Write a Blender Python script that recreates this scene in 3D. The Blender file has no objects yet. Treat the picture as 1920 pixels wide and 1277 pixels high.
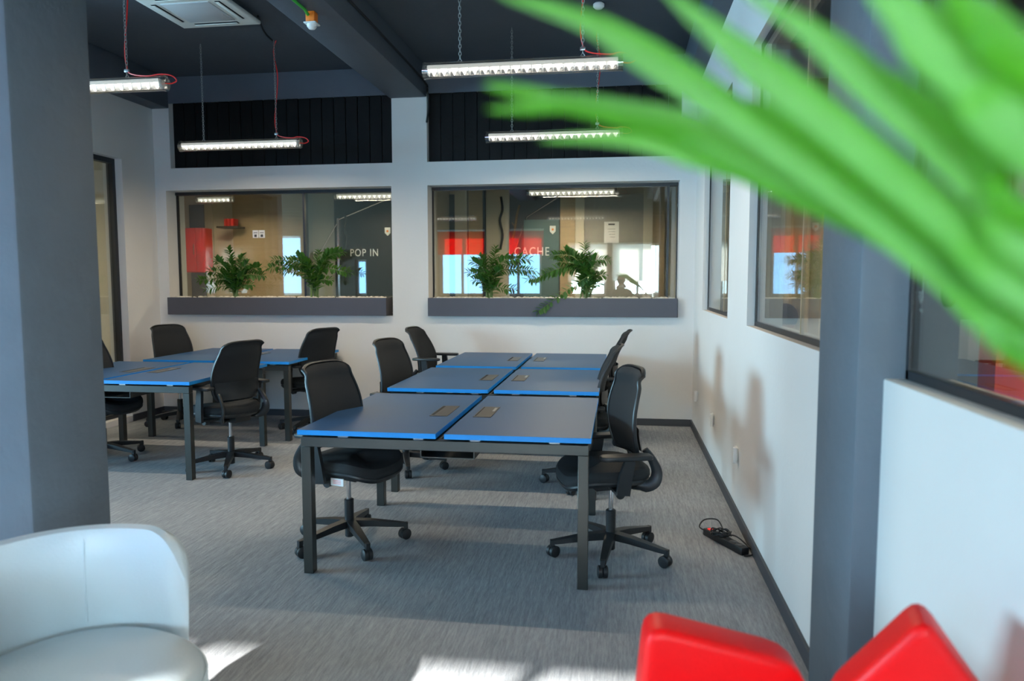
import bpy, bmesh, math, random
from math import radians as R_, sin, cos, pi
from mathutils import Vector, Matrix
random.seed(7)
S = bpy.context.scene
COL = S.collection

# ------------------------------------------------------------------ camera
F_PX, PITCH, YAW, ROLL, CAM_H = 1369.91, .0819, .1462, -.0012, 1.4782
cy, sy, cp, sp = cos(YAW), sin(YAW), cos(PITCH), sin(PITCH)
_f = Vector((-sy*cp, cy*cp, -sp)); _u = Vector((-sy*sp, cy*sp, cp)); _r = Vector((cy, sy, 0))
_r2 = cos(ROLL)*_r + sin(ROLL)*_u; _u2 = -sin(ROLL)*_r + cos(ROLL)*_u
cam_d = bpy.data.cameras.new('camera'); cam = bpy.data.objects.new('camera', cam_d); COL.objects.link(cam)
cam_d.sensor_width = 36; cam_d.lens = F_PX/1920*36; cam_d.clip_start = .02; cam_d.clip_end = 200
m3 = Matrix((_r2, _u2, -_f)).transposed()
cam.matrix_world = Matrix.Translation((0, 0, CAM_H)) @ m3.to_4x4()
cam_d.dof.use_dof = True; cam_d.dof.focus_distance = 5.0; cam_d.dof.aperture_fstop = 2.2
S.camera = cam

# ------------------------------------------------------------------ light and exposure
S.view_settings.view_transform = 'Standard'; S.view_settings.look = 'None'
S.view_settings.exposure = 0.45; S.view_settings.gamma = 1; S.view_settings.use_curve_mapping = False
S.cycles.use_denoising = True
S.cycles.max_bounces = 10; S.cycles.diffuse_bounces = 5; S.cycles.glossy_bounces = 5
S.cycles.transparent_max_bounces = 24; S.cycles.transmission_bounces = 8
S.cycles.sample_clamp_indirect = 6.0
S.cycles.caustics_reflective = False; S.cycles.caustics_refractive = False
w = bpy.data.worlds.new('sky'); S.world = w; w.use_nodes = True
wb = w.node_tree.nodes['Background']; wb.inputs[0].default_value = (.45, .72, 1, 1); wb.inputs[1].default_value = 1.2

def area(name, loc, rot, sx, sy_, power, color, spread=180):
    l = bpy.data.lights.new(name, 'AREA'); l.shape = 'RECTANGLE'; l.size = sx; l.size_y = sy_
    l.energy = power; l.color = color; l.spread = R_(spread)
    o = bpy.data.objects.new(name, l); o.location = loc; o.rotation_euler = rot; COL.objects.link(o); return o

REAR = -2.0
SKY = (.20, .54, 1)
# daylight through the window openings in the wall behind the camera (x0,x1,z0,z1)
OPEN = [(-10.4, -9.3, 1.12, 2.6), (-9.1, -7.9, 1.12, 2.6), (-6.50, -6.20, 1.12, 2.0), (-5.08, -4.99, 1.12, 2.0), (-4.35, -3.25, 1.12, 2.62), (-3.0, -1.85, 1.12, 2.62), (-1.2, -.32, 1.12, 2.34), (-.16, .98, 1.12, 2.34)]
for i, (x0, x1, z0, z1) in enumerate(OPEN):
    L = 9.0
    a = (x1-x0)*(z1-z0)
    c = SKY
    if i >= 6: L, c = 44.0, (.58, .85, 1)
    area('window_daylight', ((x0+x1)/2, REAR-.28, (z0+z1)/2), (R_(90), 0, 0), x1-x0, z1-z0, L*pi*a, c)
area('added_left_daylight', (-11.0, .6, 1.9), (R_(90), 0, R_(-90)), 4.2, 1.7, 40*pi*7.1, (.43, .78, 1))  # added area light for unseen left windows; the wall behind has no opening
sun_d = bpy.data.lights.new('sun', 'SUN'); sun_d.energy = 26; sun_d.angle = R_(.9); sun_d.color = (1, .97, .92)
sun = bpy.data.objects.new('sun', sun_d); COL.objects.link(sun)
_az, _el = R_(24), R_(22.7)
_d = Vector((sin(_az)*cos(_el), cos(_az)*cos(_el), -sin(_el)))
sun.rotation_euler = _d.to_track_quat('-Z', 'Y').to_euler(); sun.location = (-4, -6, 5)
WARM = (1, .84, .66)

# ------------------------------------------------------------------ materials
MATS = {}
def mat(name, color, rough=.6, metal=0., spec=.5, noise=0., nscale=20., bump=0., bscale=60., emit=None, emit_s=0, sheen=0, stretch=None, coat=0):
    if name in MATS: return MATS[name]
    m = bpy.data.materials.new(name); m.use_nodes = True; nt = m.node_tree
    b = nt.nodes['Principled BSDF']
    b.inputs['Base Color'].default_value = (*color, 1); b.inputs['Roughness'].default_value = rough
    b.inputs['Metallic'].default_value = metal; b.inputs['Specular IOR Level'].default_value = spec
    if coat: b.inputs['Coat Weight'].default_value = coat; b.inputs['Coat Roughness'].default_value = .15
    if sheen: b.inputs['Sheen Weight'].default_value = sheen
    tc = nt.nodes.new('ShaderNodeTexCoord'); src = tc.outputs['Object']
    if stretch:
        mp = nt.nodes.new('ShaderNodeMapping'); mp.inputs['Scale'].default_value = stretch
        nt.links.new(src, mp.inputs[0]); src = mp.outputs[0]
    n = nt.nodes.new('ShaderNodeTexNoise'); n.inputs['Scale'].default_value = nscale; n.inputs['Detail'].default_value = 4
    nt.links.new(src, n.inputs[0])
    mx = nt.nodes.new('ShaderNodeMix'); mx.data_type = 'RGBA'
    k = noise if noise else .04
    mx.inputs[6].default_value = (*[c*(1-k) for c in color], 1); mx.inputs[7].default_value = (*[min(1, c*(1+k)) for c in color], 1)
    nt.links.new(n.outputs[0], mx.inputs[0]); nt.links.new(mx.outputs[2], b.inputs['Base Color'])
    if bump:
        n2 = nt.nodes.new('ShaderNodeTexNoise'); n2.inputs['Scale'].default_value = bscale; n2.inputs['Detail'].default_value = 5
        nt.links.new(src, n2.inputs[0])
        bp_ = nt.nodes.new('ShaderNodeBump'); bp_.inputs['Strength'].default_value = bump; bp_.inputs['Distance'].default_value = .01
        nt.links.new(n2.outputs[0], bp_.inputs['Height']); nt.links.new(bp_.outputs[0], b.inputs['Normal'])
    if emit: b.inputs['Emission Color'].default_value = (*emit, 1); b.inputs['Emission Strength'].default_value = emit_s
    MATS[name] = m; return m

def glass(name, tint=(.88, .9, .86), base=.08, rough=0):
    m = bpy.data.materials.new(name); m.use_nodes = True; nt = m.node_tree; nt.nodes.clear()
    out = nt.nodes.new('ShaderNodeOutputMaterial'); mix = nt.nodes.new('ShaderNodeMixShader')
    tr = nt.nodes.new('ShaderNodeBsdfTransparent'); tr.inputs[0].default_value = (*tint, 1)
    gl = nt.nodes.new('ShaderNodeBsdfGlossy'); gl.inputs['Roughness'].default_value = rough; gl.inputs[0].default_value = (1, 1, 1, 1)
    lw = nt.nodes.new('ShaderNodeLayerWeight'); lw.inputs[0].default_value = .5
    p = nt.nodes.new('ShaderNodeMath'); p.operation = 'POWER'; p.inputs[1].default_value = 4.5
    q = nt.nodes.new('ShaderNodeMath'); q.operation = 'MULTIPLY_ADD'; q.inputs[1].default_value = 1-base; q.inputs[2].default_value = base
    nt.links.new(lw.outputs['Facing'], p.inputs[0]); nt.links.new(p.outputs[0], q.inputs[0]); nt.links.new(q.outputs[0], mix.inputs[0])
    nt.links.new(tr.outputs[0], mix.inputs[1]); nt.links.new(gl.outputs[0], mix.inputs[2]); nt.links.new(mix.outputs[0], out.inputs[0])
    MATS[name] = m; return m

def translucent(name, color, t=.6):
    m = bpy.data.materials.new(name); m.use_nodes = True; nt = m.node_tree; nt.nodes.clear()
    out = nt.nodes.new('ShaderNodeOutputMaterial'); mix = nt.nodes.new('ShaderNodeMixShader'); mix.inputs[0].default_value = t
    a = nt.nodes.new('ShaderNodeBsdfDiffuse'); b = nt.nodes.new('ShaderNodeBsdfTranslucent')
    a.inputs[0].default_value = (*color, 1); b.inputs[0].default_value = (*color, 1)
    nt.links.new(a.outputs[0], mix.inputs[1]); nt.links.new(b.outputs[0], mix.inputs[2]); nt.links.new(mix.outputs[0], out.inputs[0])
    MATS[name] = m; return m

def leafmat(name, color, tcol, rough=.35, t=.3):
    m = bpy.data.materials.new(name); m.use_nodes = True; nt = m.node_tree
    b = nt.nodes['Principled BSDF']; b.inputs['Roughness'].default_value = rough
    out = nt.nodes['Material Output']; mix = nt.nodes.new('ShaderNodeMixShader'); mix.inputs[0].default_value = t
    tl = nt.nodes.new('ShaderNodeBsdfTranslucent'); tl.inputs[0].default_value = (*tcol, 1)
    tc = nt.nodes.new('ShaderNodeTexCoord'); n = nt.nodes.new('ShaderNodeTexNoise'); n.inputs['Scale'].default_value = 6
    nt.links.new(tc.outputs['Object'], n.inputs[0])
    mx = nt.nodes.new('ShaderNodeMix'); mx.data_type = 'RGBA'
    mx.inputs[6].default_value = (*[c*.7 for c in color], 1); mx.inputs[7].default_value = (*[c*1.3 for c in color], 1)
    nt.links.new(n.outputs[0], mx.inputs[0]); nt.links.new(mx.outputs[2], b.inputs['Base Color'])
    nt.links.new(b.outputs[0], mix.inputs[1]); nt.links.new(tl.outputs[0], mix.inputs[2]); nt.links.new(mix.outputs[0], out.inputs[0])
    MATS[name] = m; return m

M_wall = mat('white_plaster', (.72, .705, .68), .75, noise=.03, nscale=3, bump=.12, bscale=35)
M_ceil = mat('slate_ceiling_paint', (.060, .072, .088), .75, noise=.12, nscale=2, bump=.25, bscale=14)
M_beam = mat('slate_beam_paint', (.085, .10, .125), .65, noise=.12, nscale=3, bump=.3, bscale=12)
M_colm = mat('slate_column_paint', (.110, .138, .168), .6, noise=.12, nscale=5, bump=.45, bscale=16)
M_board = mat('black_cladding_paint', (.004, .004, .004), .5, spec=.2, noise=.3, nscale=8, bump=.15, bscale=30)
M_base = mat('dark_skirting', (.05, .052, .06), .5, noise=.05)
M_frame = mat('black_window_frame', (.012, .014, .017), .4)
M_glass = glass('clear_glass')
M_glass2 = glass('partition_glass', (.80, .84, .82), .07)
M_planter = mat('slate_planter_laminate', (.072, .073, .092), .5, noise=.06, nscale=6)
M_soil = mat('dark_soil', (.03, .02, .015), .9)
M_stone = mat('white_pebble', (.75, .70, .62), .6, noise=.2, nscale=40)
M_chairp = mat('black_chair_plastic', (.013, .015, .017), .4, noise=.1)
M_chairf = mat('black_chair_fabric', (.011, .013, .015), .85, noise=.35, nscale=250, bump=.3, bscale=400)
M_chrome = mat('chrome', (.75, .75, .77), .15, metal=1)
M_wheel = mat('black_caster_rubber', (.012, .013, .015), .5)
M_top = mat('blue_laminate', (.026, .085, .20), .42, noise=.04, nscale=2, spec=.45)
M_edge = mat('lit_blue_edge_band', (.005, .27, .72), .4)  # more saturated edge laminate; direct window light is painted into its brightness
M_deskm = mat('graphite_steel', (.085, .088, .082), .36, metal=.8, noise=.1, nscale=5)
M_port = mat('brushed_grey_port', (.10, .095, .09), .4, metal=.5)
M_dark = mat('dark_void', (.004, .004, .005), .8)
M_whitep = mat('white_plastic', (.8, .8, .78), .4)
M_acw = mat('cassette_white', (.75, .75, .70), .5)
M_redw = mat('red_cable_sheath', (.75, .015, .01), .4)
M_orange = mat('orange_plastic', (.9, .22, .02), .45)
M_green = mat('green_conduit', (.03, .35, .03), .5)
M_zinc = mat('zinc_chain', (.45, .46, .46), .35, metal=.9)
M_acryl = glass('clear_acrylic', (.90, .90, .88), .16)
M_led = mat('led_strip', (1, 1, 1), .5, emit=(1, .96, .88), emit_s=2.4)
M_reflc = mat('glowing_reflector', (.85, .85, .82), .25, metal=.3, emit=(1, .95, .86), emit_s=.45)  # no source itself: LED light it would catch is put in as emission
M_fin = mat('glowing_louvre_fin', (.7, .7, .7), .3, metal=.2, emit=(1, .95, .86), emit_s=.12)  # faint emission stands in for LED light falling on the fins
M_arm = mat('white_leather', (.58, .68, .74), .33, noise=.03, nscale=5, bump=.12, bscale=120)
M_red = mat('red_leather', (.85, .003, .005), .42, spec=.3, noise=.04, nscale=5, bump=.1, bscale=120)
M_beige = mat('beige_wall_paint', (.50, .42, .28), .8, noise=.05)
M_beige2 = mat('pale_beige_paint', (.62, .56, .45), .8, noise=.05)
M_wood = mat('light_veneer', (.42, .31, .18), .6, noise=.15, nscale=3, stretch=(1, 1, 14))
M_room = mat('grey_room_paint', (.30, .31, .27), .8)
M_cab = mat('red_cabinet_lacquer', (.80, .008, .01), .45)
M_paper = mat('white_paper', (.8, .8, .8), .7)
M_dkpanel = mat('charcoal_panel', (.05, .055, .065), .5)
M_teal = mat('teal_grey_door', (.10, .17, .18), .4)
M_board2 = mat('grey_pinboard', (.33, .32, .29), .8, noise=.08)
M_letter = mat('frosted_lettering', (.9, .9, .9), .6)
M_rubber = mat('black_rubber', (.01, .01, .011), .45)
M_redsw = mat('red_switch', (.8, .01, .01), .3, emit=(1, .03, .02), emit_s=.4)
M_skin = mat('skin', (.48, .27, .18), .5)
M_hair = mat('dark_hair', (.012, .009, .008), .6, bump=.6, bscale=150)
M_shirt = mat('dark_shirt', (.05, .055, .07), .85, bump=.2, bscale=80)
M_shirt2 = mat('taupe_sweater', (.26, .22, .19), .85, bump=.2, bscale=80)
M_trouser = mat('dark_trousers', (.03, .035, .05), .85)
M_coat = mat('red_coat_fabric', (.65, .05, .035), .8, noise=.12, bump=.4, bscale=20)
M_blindw = translucent('white_roller_blind', (.82, .80, .76), .75)
M_blindr = translucent('red_roller_blind', (.85, .02, .01), .7)
M_zz = leafmat('glossy_green_leaf', (.035, .115, .022), (.16, .42, .03), .3, .25)
M_stem = mat('green_stem', (.12, .19, .05), .5)
M_palm = leafmat('pale_palm_leaf', (.10, .34, .038), (.18, .60, .04), .5, .4)
M_palm2 = leafmat('deep_palm_leaf', (.060, .26, .004), (.15, .55, .004), .5, .45)
M_trunk = mat('palm_trunk_bark', (.16, .11, .06), .9, noise=.3, nscale=30, bump=.6, bscale=40)
M_pot = mat('terracotta_grey_pot', (.25, .25, .26), .6)

# floor carpet: grey loops with fine streaks along the room
def carpet():
    m = bpy.data.materials.new('grey_carpet'); m.use_nodes = True; nt = m.node_tree; L = nt.links.new
    b = nt.nodes['Principled BSDF']; b.inputs['Roughness'].default_value = .95; b.inputs['Specular IOR Level'].default_value = .15
    tc = nt.nodes.new('ShaderNodeTexCoord')
    def nz(sc, mp, det=3):
        mpn = nt.nodes.new('ShaderNodeMapping'); mpn.inputs['Scale'].default_value = mp
        n = nt.nodes.new('ShaderNodeTexNoise'); n.inputs['Scale'].default_value = sc; n.inputs['Detail'].default_value = det
        L(tc.outputs['Object'], mpn.inputs[0]); L(mpn.outputs[0], n.inputs[0]); return n.outputs[0]
    a = nz(1, (130, 16, 1)); c = nz(260, (1, 1, 1), 1); d = nz(1, (60, 4, 1))
    s1 = nt.nodes.new('ShaderNodeMath'); s1.operation = 'ADD'; L(a, s1.inputs[0]); L(d, s1.inputs[1])
    s2 = nt.nodes.new('ShaderNodeMath'); s2.operation = 'ADD'; L(s1.outputs[0], s2.inputs[0]); L(c, s2.inputs[1])
    mr = nt.nodes.new('ShaderNodeMapRange'); mr.inputs[1].default_value = 1.05; mr.inputs[2].default_value = 1.95; L(s2.outputs[0], mr.inputs[0])
    mx = nt.nodes.new('ShaderNodeMix'); mx.data_type = 'RGBA'
    mx.inputs[6].default_value = (.20, .215, .232, 1); mx.inputs[7].default_value = (.42, .435, .45, 1)
    L(mr.outputs[0], mx.inputs[0]); L(mx.outputs[2], b.inputs['Base Color'])
    bm_ = nt.nodes.new('ShaderNodeBump'); bm_.inputs['Strength'].default_value = .35; bm_.inputs['Distance'].default_value = .004
    L(s2.outputs[0], bm_.inputs['Height']); L(bm_.outputs[0], b.inputs['Normal'])
    return m
M_carpet = carpet()

# ------------------------------------------------------------------ mesh helpers
class MB:
    def __init__(s): s.bm = bmesh.new(); s.mi = 0; s.mats = []
    def use(s, m):
        if m not in s.mats: s.mats.append(m)
        s.mi = s.mats.index(m); return s
    def _fin(s, faces, smooth):
        for f in faces: f.material_index = s.mi; f.smooth = smooth
    def box(s, x0, x1, y0, y1, z0, z1, bev=0, M=None, seg=2):
        n0 = len(s.bm.faces)
        r = bmesh.ops.create_cube(s.bm, size=1)
        vs = r['verts']
        T = Matrix.Translation(((x0+x1)/2, (y0+y1)/2, (z0+z1)/2)) @ Matrix.Diagonal((abs(x1-x0), abs(y1-y0), abs(z1-z0), 1))
        bmesh.ops.transform(s.bm, matrix=T, verts=vs)
        if bev:
            es = {e for v in vs for e in v.link_edges}
            rr = bmesh.ops.bevel(s.bm, geom=list(es), offset=bev, segments=seg, profile=.5, affect='EDGES')
            vs = list({v for f in rr['faces'] for v in f.verts} | {v for v in vs if v.is_valid})
        s.bm.faces.ensure_lookup_table()
        if M is not None: bmesh.ops.transform(s.bm, matrix=M, verts=vs)
        s._fin({f for v in vs for f in v.link_faces}, bool(bev)); return s
    def sweep(s, pts, rad, n=8, caps=True, sx=1.0, sq=False, up=None):
        """tube along pts; rad number or list of r or (rx, ry); sq: rectangular section"""
        pts = [Vector(p) for p in pts]; N = len(pts)
        rr = rad if isinstance(rad, (list, tuple)) else [rad]*N
        rings = []; nrm = None
        for i, p in enumerate(pts):
            t = (pts[min(i+1, N-1)] - pts[max(i-1, 0)]).normalized()
            if up is not None:
                nrm = (Vector(up) - t*t.dot(Vector(up))).normalized()
            elif nrm is None:
                a = Vector((0, 0, 1)) if abs(t.z) < .9 else Vector((1, 0, 0)); nrm = (a - t*t.dot(a)).normalized()
            else:
                nrm = (nrm - t*t.dot(nrm)).normalized()
            bn = t.cross(nrm)
            rx, ry = rr[i] if isinstance(rr[i], (tuple, list)) else (rr[i]*sx, rr[i])
            if sq:
                ring = [p + bn*a_*rx + nrm*b_*ry for a_, b_ in ((1, 1), (-1, 1), (-1, -1), (1, -1))]
            else:
                ring = [p + bn*(rx*cos(2*pi*k/n)) + nrm*(ry*sin(2*pi*k/n)) for k in range(n)]
            rings.append([s.bm.verts.new(q) for q in ring])
        fs = []; n_ = len(rings[0])
        for a, b in zip(rings, rings[1:]):
            for k in range(n_): fs.append(s.bm.faces.new((a[k], a[(k+1) % n_], b[(k+1) % n_], b[k])))
        if caps: fs += [s.bm.faces.new(rings[0][::-1]), s.bm.faces.new(rings[-1])]
        s._fin(fs, not sq)
        if caps and not sq: fs[-1].smooth = fs[-2].smooth = False
        return s
    def cyl(s, p0, p1, r, n=16, r2=None): return s.sweep([p0, p1], [r, r if r2 is None else r2], n)
    def lathe(s, prof, n=32, M=None, smooth=True):
        rings = []
        for r, z in prof: rings.append([s.bm.verts.new((r*cos(2*pi*k/n), r*sin(2*pi*k/n), z)) for k in range(n)])
        fs = []
        for a, b in zip(rings, rings[1:]):
            for k in range(n): fs.append(s.bm.faces.new((a[k], a[(k+1) % n], b[(k+1) % n], b[k])))
        fs += [s.bm.faces.new(rings[0][::-1]), s.bm.faces.new(rings[-1])]
        s._fin(fs, smooth)
        if M is not None: bmesh.ops.transform(s.bm, matrix=M, verts=[v for r_ in rings for v in r_])
        return s
    def sphere(s, c, r, sc=(1, 1, 1), u=16, v=10, M=None):
        q = bmesh.ops.create_uvsphere(s.bm, u_segments=u, v_segments=v, radius=r)['verts']
        T = Matrix.Translation(c) @ (M or Matrix()) @ Matrix.Diagonal((*sc, 1))
        bmesh.ops.transform(s.bm, matrix=T, verts=q); s._fin({f for x in q for f in x.link_faces}, True); return s
    def prism(s, poly, axis, a0, a1, bev=0, seg=3, M=None):
        """extrude 2D polygon along axis: 'x' poly=(y,z); 'y' poly=(x,z); 'z' poly=(x,y)"""
        def P(u, v, w_): return {'x': (w_, u, v), 'y': (u, w_, v), 'z': (u, v, w_)}[axis]
        A = [s.bm.verts.new(P(u, v, a0)) for u, v in poly]; B = [s.bm.verts.new(P(u, v, a1)) for u, v in poly]
        n = len(poly); fs = [s.bm.faces.new(A), s.bm.faces.new(B[::-1])]
        for k in range(n): fs.append(s.bm.faces.new((A[k], A[(k+1) % n], B[(k+1) % n], B[k])))
        vs = A+B
        bmesh.ops.recalc_face_normals(s.bm, faces=fs)
        if bev:
            es = {e for f in fs[:2] for e in f.edges}
            rr = bmesh.ops.bevel(s.bm, geom=list(es), offset=bev, segments=seg, profile=.5, affect='EDGES')
            vs = list({v for f in rr['faces'] for v in f.verts} | {v for v in vs if v.is_valid})
        ff = {f for v in vs for f in v.link_faces}
        if M is not None: bmesh.ops.transform(s.bm, matrix=M, verts=vs)
        s._fin(ff, bool(bev)); return s
    def grid(s, rows, smooth=True, close=False):
        vr = [[s.bm.verts.new(p) for p in r] for r in rows]; fs = []
        for a, b in zip(vr, vr[1:]):
            n = len(a)
            for k in range(n if close else n-1): fs.append(s.bm.faces.new((a[k], a[(k+1) % n], b[(k+1) % n], b[k])))
        s._fin(fs, smooth); return s
    def tri(s, *ps, smooth=False):
        f = s.bm.faces.new([s.bm.verts.new(p) for p in ps]); s._fin([f], smooth); return s
    def xf(s, M): bmesh.ops.transform(s.bm, matrix=M, verts=s.bm.verts[:]); return s
    def mesh(s, name, mats=None):
        me = bpy.data.meshes.new(name); s.bm.to_mesh(me); s.bm.free(); me.set_sharp_from_angle(angle=R_(38))
        for m in (s.mats or ([mats] if not isinstance(mats, list) else mats)): me.materials.append(m)
        return me
    def obj(s, name, m=None, parent=None, recalc=False):
        if recalc: bmesh.ops.recalc_face_normals(s.bm, faces=s.bm.faces[:])
        o = bpy.data.objects.new(name, s.mesh(name, m)); COL.objects.link(o); o.parent = parent; return o

def tag(o, label, cat, group=None):
    o['label'] = label; o['category'] = cat
    if group: o['group'] = group
    return o
def thing(name, label, cat, loc=(0, 0, 0), rz=0, group=None):
    o = bpy.data.objects.new(name, None); o.empty_display_size = .1; COL.objects.link(o); o.location = loc; o.rotation_euler = (0, 0, rz)
    return tag(o, label, cat, group)
def struct(o): o['kind'] = 'structure'; return o
def inst(me, name, parent, M=None):
    o = bpy.data.objects.new(name, me); COL.objects.link(o); o.parent = parent
    if M is not None: o.matrix_local = M
    return o
def dup(root, loc=None, rz=None, label=None, group=None):
    def cp_(o, p):
        c = o.copy(); COL.objects.link(c); c.parent = p; c.matrix_parent_inverse = o.matrix_parent_inverse
        for ch in list(o.children): cp_(ch, c)
        return c
    r = cp_(root, None)
    if loc is not None: r.location = loc
    if rz is not None: r.rotation_euler = (0, 0, rz)
    if label: r['label'] = label
    if group: r['group'] = group
    return r
def smooth_curve(pts, n=6):
    """Catmull-Rom through pts"""
    P = [Vector(p) for p in pts]; out = []
    for i in range(len(P)-1):
        a, b, c, d = P[max(i-1, 0)], P[i], P[i+1], P[min(i+2, len(P)-1)]
        for k in range(n):
            t = k/n
            out.append(.5*((2*b)+(c-a)*t+(2*a-5*b+4*c-d)*t*t+(3*b-a-3*c+d)*t**3))
    out.append(P[-1]); return out
def pxw(x, y, d):
    """point at distance d from the camera through a pixel of the photo"""
    v = (_f + (x-960)/F_PX*_r2 - (y-638.5)/F_PX*_u2).normalized()
    return Vector((0, 0, CAM_H)) + v*d

# ================================================================== STRUCTURE
YB, XR, XL, HC = 7.507, .736, -5.08, 3.68
struct(MB().box(-11.2, 5, REAR-.3, 11.2, -.1, 0).obj('floor', M_carpet))
struct(MB().box(-11.2, 5, REAR-.3, 11.2, HC, HC+.15).obj('ceiling', M_ceil))

b = MB()
for x0, x1, z0, z1 in [(-5.3, .95, 0, 1.104), (-5.3, -4.955, 1.104, 2.468), (-2.385, -1.995, 1.104, 2.468), (.58, .95, 1.104, 2.468), (-5.3, .95, 2.468, 2.708),
                       (-5.3, -4.885, 2.708, 3.42), (-2.37, -1.995, 2.708, 3.42), (.59, .95, 2.708, 3.42), (-5.3, .95, 3.42, HC)]:
    b.box(x0, x1, YB, YB+.34, z0, z1)
wall_back = struct(b.obj('wall_back', M_wall))
# black cladding boards of the two upper bays: each board a piece of the wall
bd = MB().box(-.0635, .0635, 0, .03, 2.708, 3.42, bev=.003, seg=1).mesh('cladding_board', M_board)
for x0, x1 in ((-4.885, -2.37), (-1.995, .59)):
    n = round((x1-x0)/.131); p = (x1-x0)/n
    for k in range(n):
        o = inst(bd, 'cladding_board', wall_back, Matrix.Translation((x0+p*(k+.5), YB+.075+random.choice((0, .0, .004)), 0)))
    MB().box(x0, x1, YB+.11, YB+.12, 2.708, 3.42).obj('cladding_backing', M_dark, wall_back)

b = MB()   # left wall with a floor-high glazed opening
for y0, y1, z0, z1 in [(6.97, YB+.1, 0, HC), (5.0, 6.97, 2.73, HC), (4.85, 5.0, 0, HC), (5.0, 6.97, 0, .06)]:
    b.box(XL-.22, XL, y0, y1, z0, z1)
struct(b.obj('wall_left', M_wall))
wd = struct(MB().box(XL-.12, XL-.105, 5.0, 6.93, .09, 2.69).obj('window_4', M_glass))
fb = MB(); fb.box(XL-.15, XL-.08, 5.0, 6.97, 2.68, 2.73); fb.box(XL-.15, XL-.08, 6.93, 6.97, .06, 2.68); fb.box(XL-.15, XL-.08, 5.0, 6.93, .06, .1)
fb.obj('window_frame', M_frame, wd)

b = MB()   # right wall: low wall, piers, upper wall
for y0, y1, z0, z1 in [(2.3, YB+.05, 0, 1.214), (6.76, YB+.05, 1.214, 2.81), (4.42, 5.2, 1.214, 2.81), (2.3, YB+.05, 2.81, HC)]:
    b.box(XR, XR+.2, y0, y1, z0, z1)
struct(b.obj('wall_right', M_wall))
b = MB()
b.box(XR+.012, XR+.2, REAR, 2.3, 0, 1.198, bev=.006); b.box(XR+.012, XR+.2, REAR, 2.3, 3.3, HC)
struct(b.obj('wall_right_near', M_wall))
def wall_window(name, y0, y1, z0, z1, xg, top=True, mull=()):
    g = struct(MB().box(xg, xg+.012, y0+.02, y1-.02, z0+.02, z1-.02).obj(name, M_glass))
    f = MB(); t = .026
    f.box(xg-.006, xg+.02, y0, y1, z0, z0+t); f.box(xg-.006, xg+.02, y0, y1, z1-t, z1)
    f.box(xg-.006, xg+.02, y0, y0+.018, z0, z1); f.box(xg-.006, xg+.02, y1-.018, y1, z0, z1)
    f.obj('window_frame', M_frame, g)
    for m in mull: MB().box(xg-.002, xg+.014, m-.003, m+.003, z0+t, z1-t).obj('glazing_joint', M_beige, g)
    return g
wall_window('window_3', 5.2, 6.76, 1.214, 2.81, XR+.05, mull=(5.75,))
wall_window('window_5', 2.61, 4.42, 1.214, 2.81, XR+.05, mull=(3.35,))
g6 = wall_window('window_6', REAR, 2.2, 1.198, 3.3, XR+.075)
MB().cyl((XR+.068, 1.957, 1.448), (XR+.075, 1.957, 1.448), .038, 32).obj('round_black_sticker', M_dark, g6)['label'] = 'round black dot sticker'

b = MB().box(.675, 1.0, 2.2, 2.615, 0, 3.36, bev=.012); struct(b.obj('trim_2', M_colm))['label'] = 'slate grey concrete column'
b = MB().box(-2.385, -2.0, 2.2, 2.59, 0, 3.36, bev=.012); struct(b.obj('trim_1', M_colm))
b = MB()
b.box(-2.385, -1.995, REAR, YB+.001, 3.365, HC, bev=.01); struct(b.obj('trim_3', M_beam))
struct(MB().box(.60, .97, REAR, YB, 3.355, HC-.002, bev=.01).obj('trim_4', M_beam))
struct(MB().box(-5.32, -4.88, 4.9, YB, 3.35, HC-.002, bev=.01).obj('trim_5', M_beam))
struct(MB().box(-4.88, .6, YB-.012, YB-.001, 3.40, HC-.002).obj('trim_6', M_beam))
# skirtings
struct(MB().box(XL, XR, YB-.014, YB, 0, .07).obj('baseboard_back', M_base))
struct(MB().box(XR-.014, XR, 2.61, YB-.014, 0, .07).obj('baseboard_right', M_base))
struct(MB().box(XL, XL+.014, 6.97, YB-.014, 0, .07).obj('baseboard_left', M_base))

# back windows, glass and frames
for nm, x0, x1 in (('window_1', -4.955, -2.385), ('window_2', -1.995, .58)):
    g = struct(MB().box(x0+.02, x1-.0, YB+.2, YB+.212, 1.11, 2.45).obj(nm, M_glass))
    f = MB(); f.box(x0, x1, YB+.17, YB+.24, 2.435, 2.468); f.box(x1-.012, x1, YB+.185, YB+.225, 1.11, 2.44); f.box(x0, x0+.012, YB+.185, YB+.225, 1.11, 2.44)
    f.box(x0, x1, YB+.17, YB+.24, 1.104, 1.13)
    f.obj('window_frame', M_frame, g)
    if nm == 'window_1': MB().box(-3.458, -3.435, YB+.19, YB+.225, 1.13, 2.44).obj('window_post', M_frame, g)
    else: MB().box(.470, .492, YB+.19, YB+.225, 1.13, 2.44).obj('window_post', M_frame, g)
    if nm == 'window_1':
        for sx in (-4.02, -3.945):
            st = MB().box(sx-.034, sx+.034, YB+.196, YB+.199, 1.955, 2.04).obj('sticker', M_paper, g)
            q = MB(); q.box(sx-.014, sx+.014, YB+.1945, YB+.1955, 1.965, 1.992); q.box(sx-.022, sx+.022, YB+.1945, YB+.1955, 2.008, 2.014); q.obj('sticker_print', M_dkpanel, g)

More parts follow.
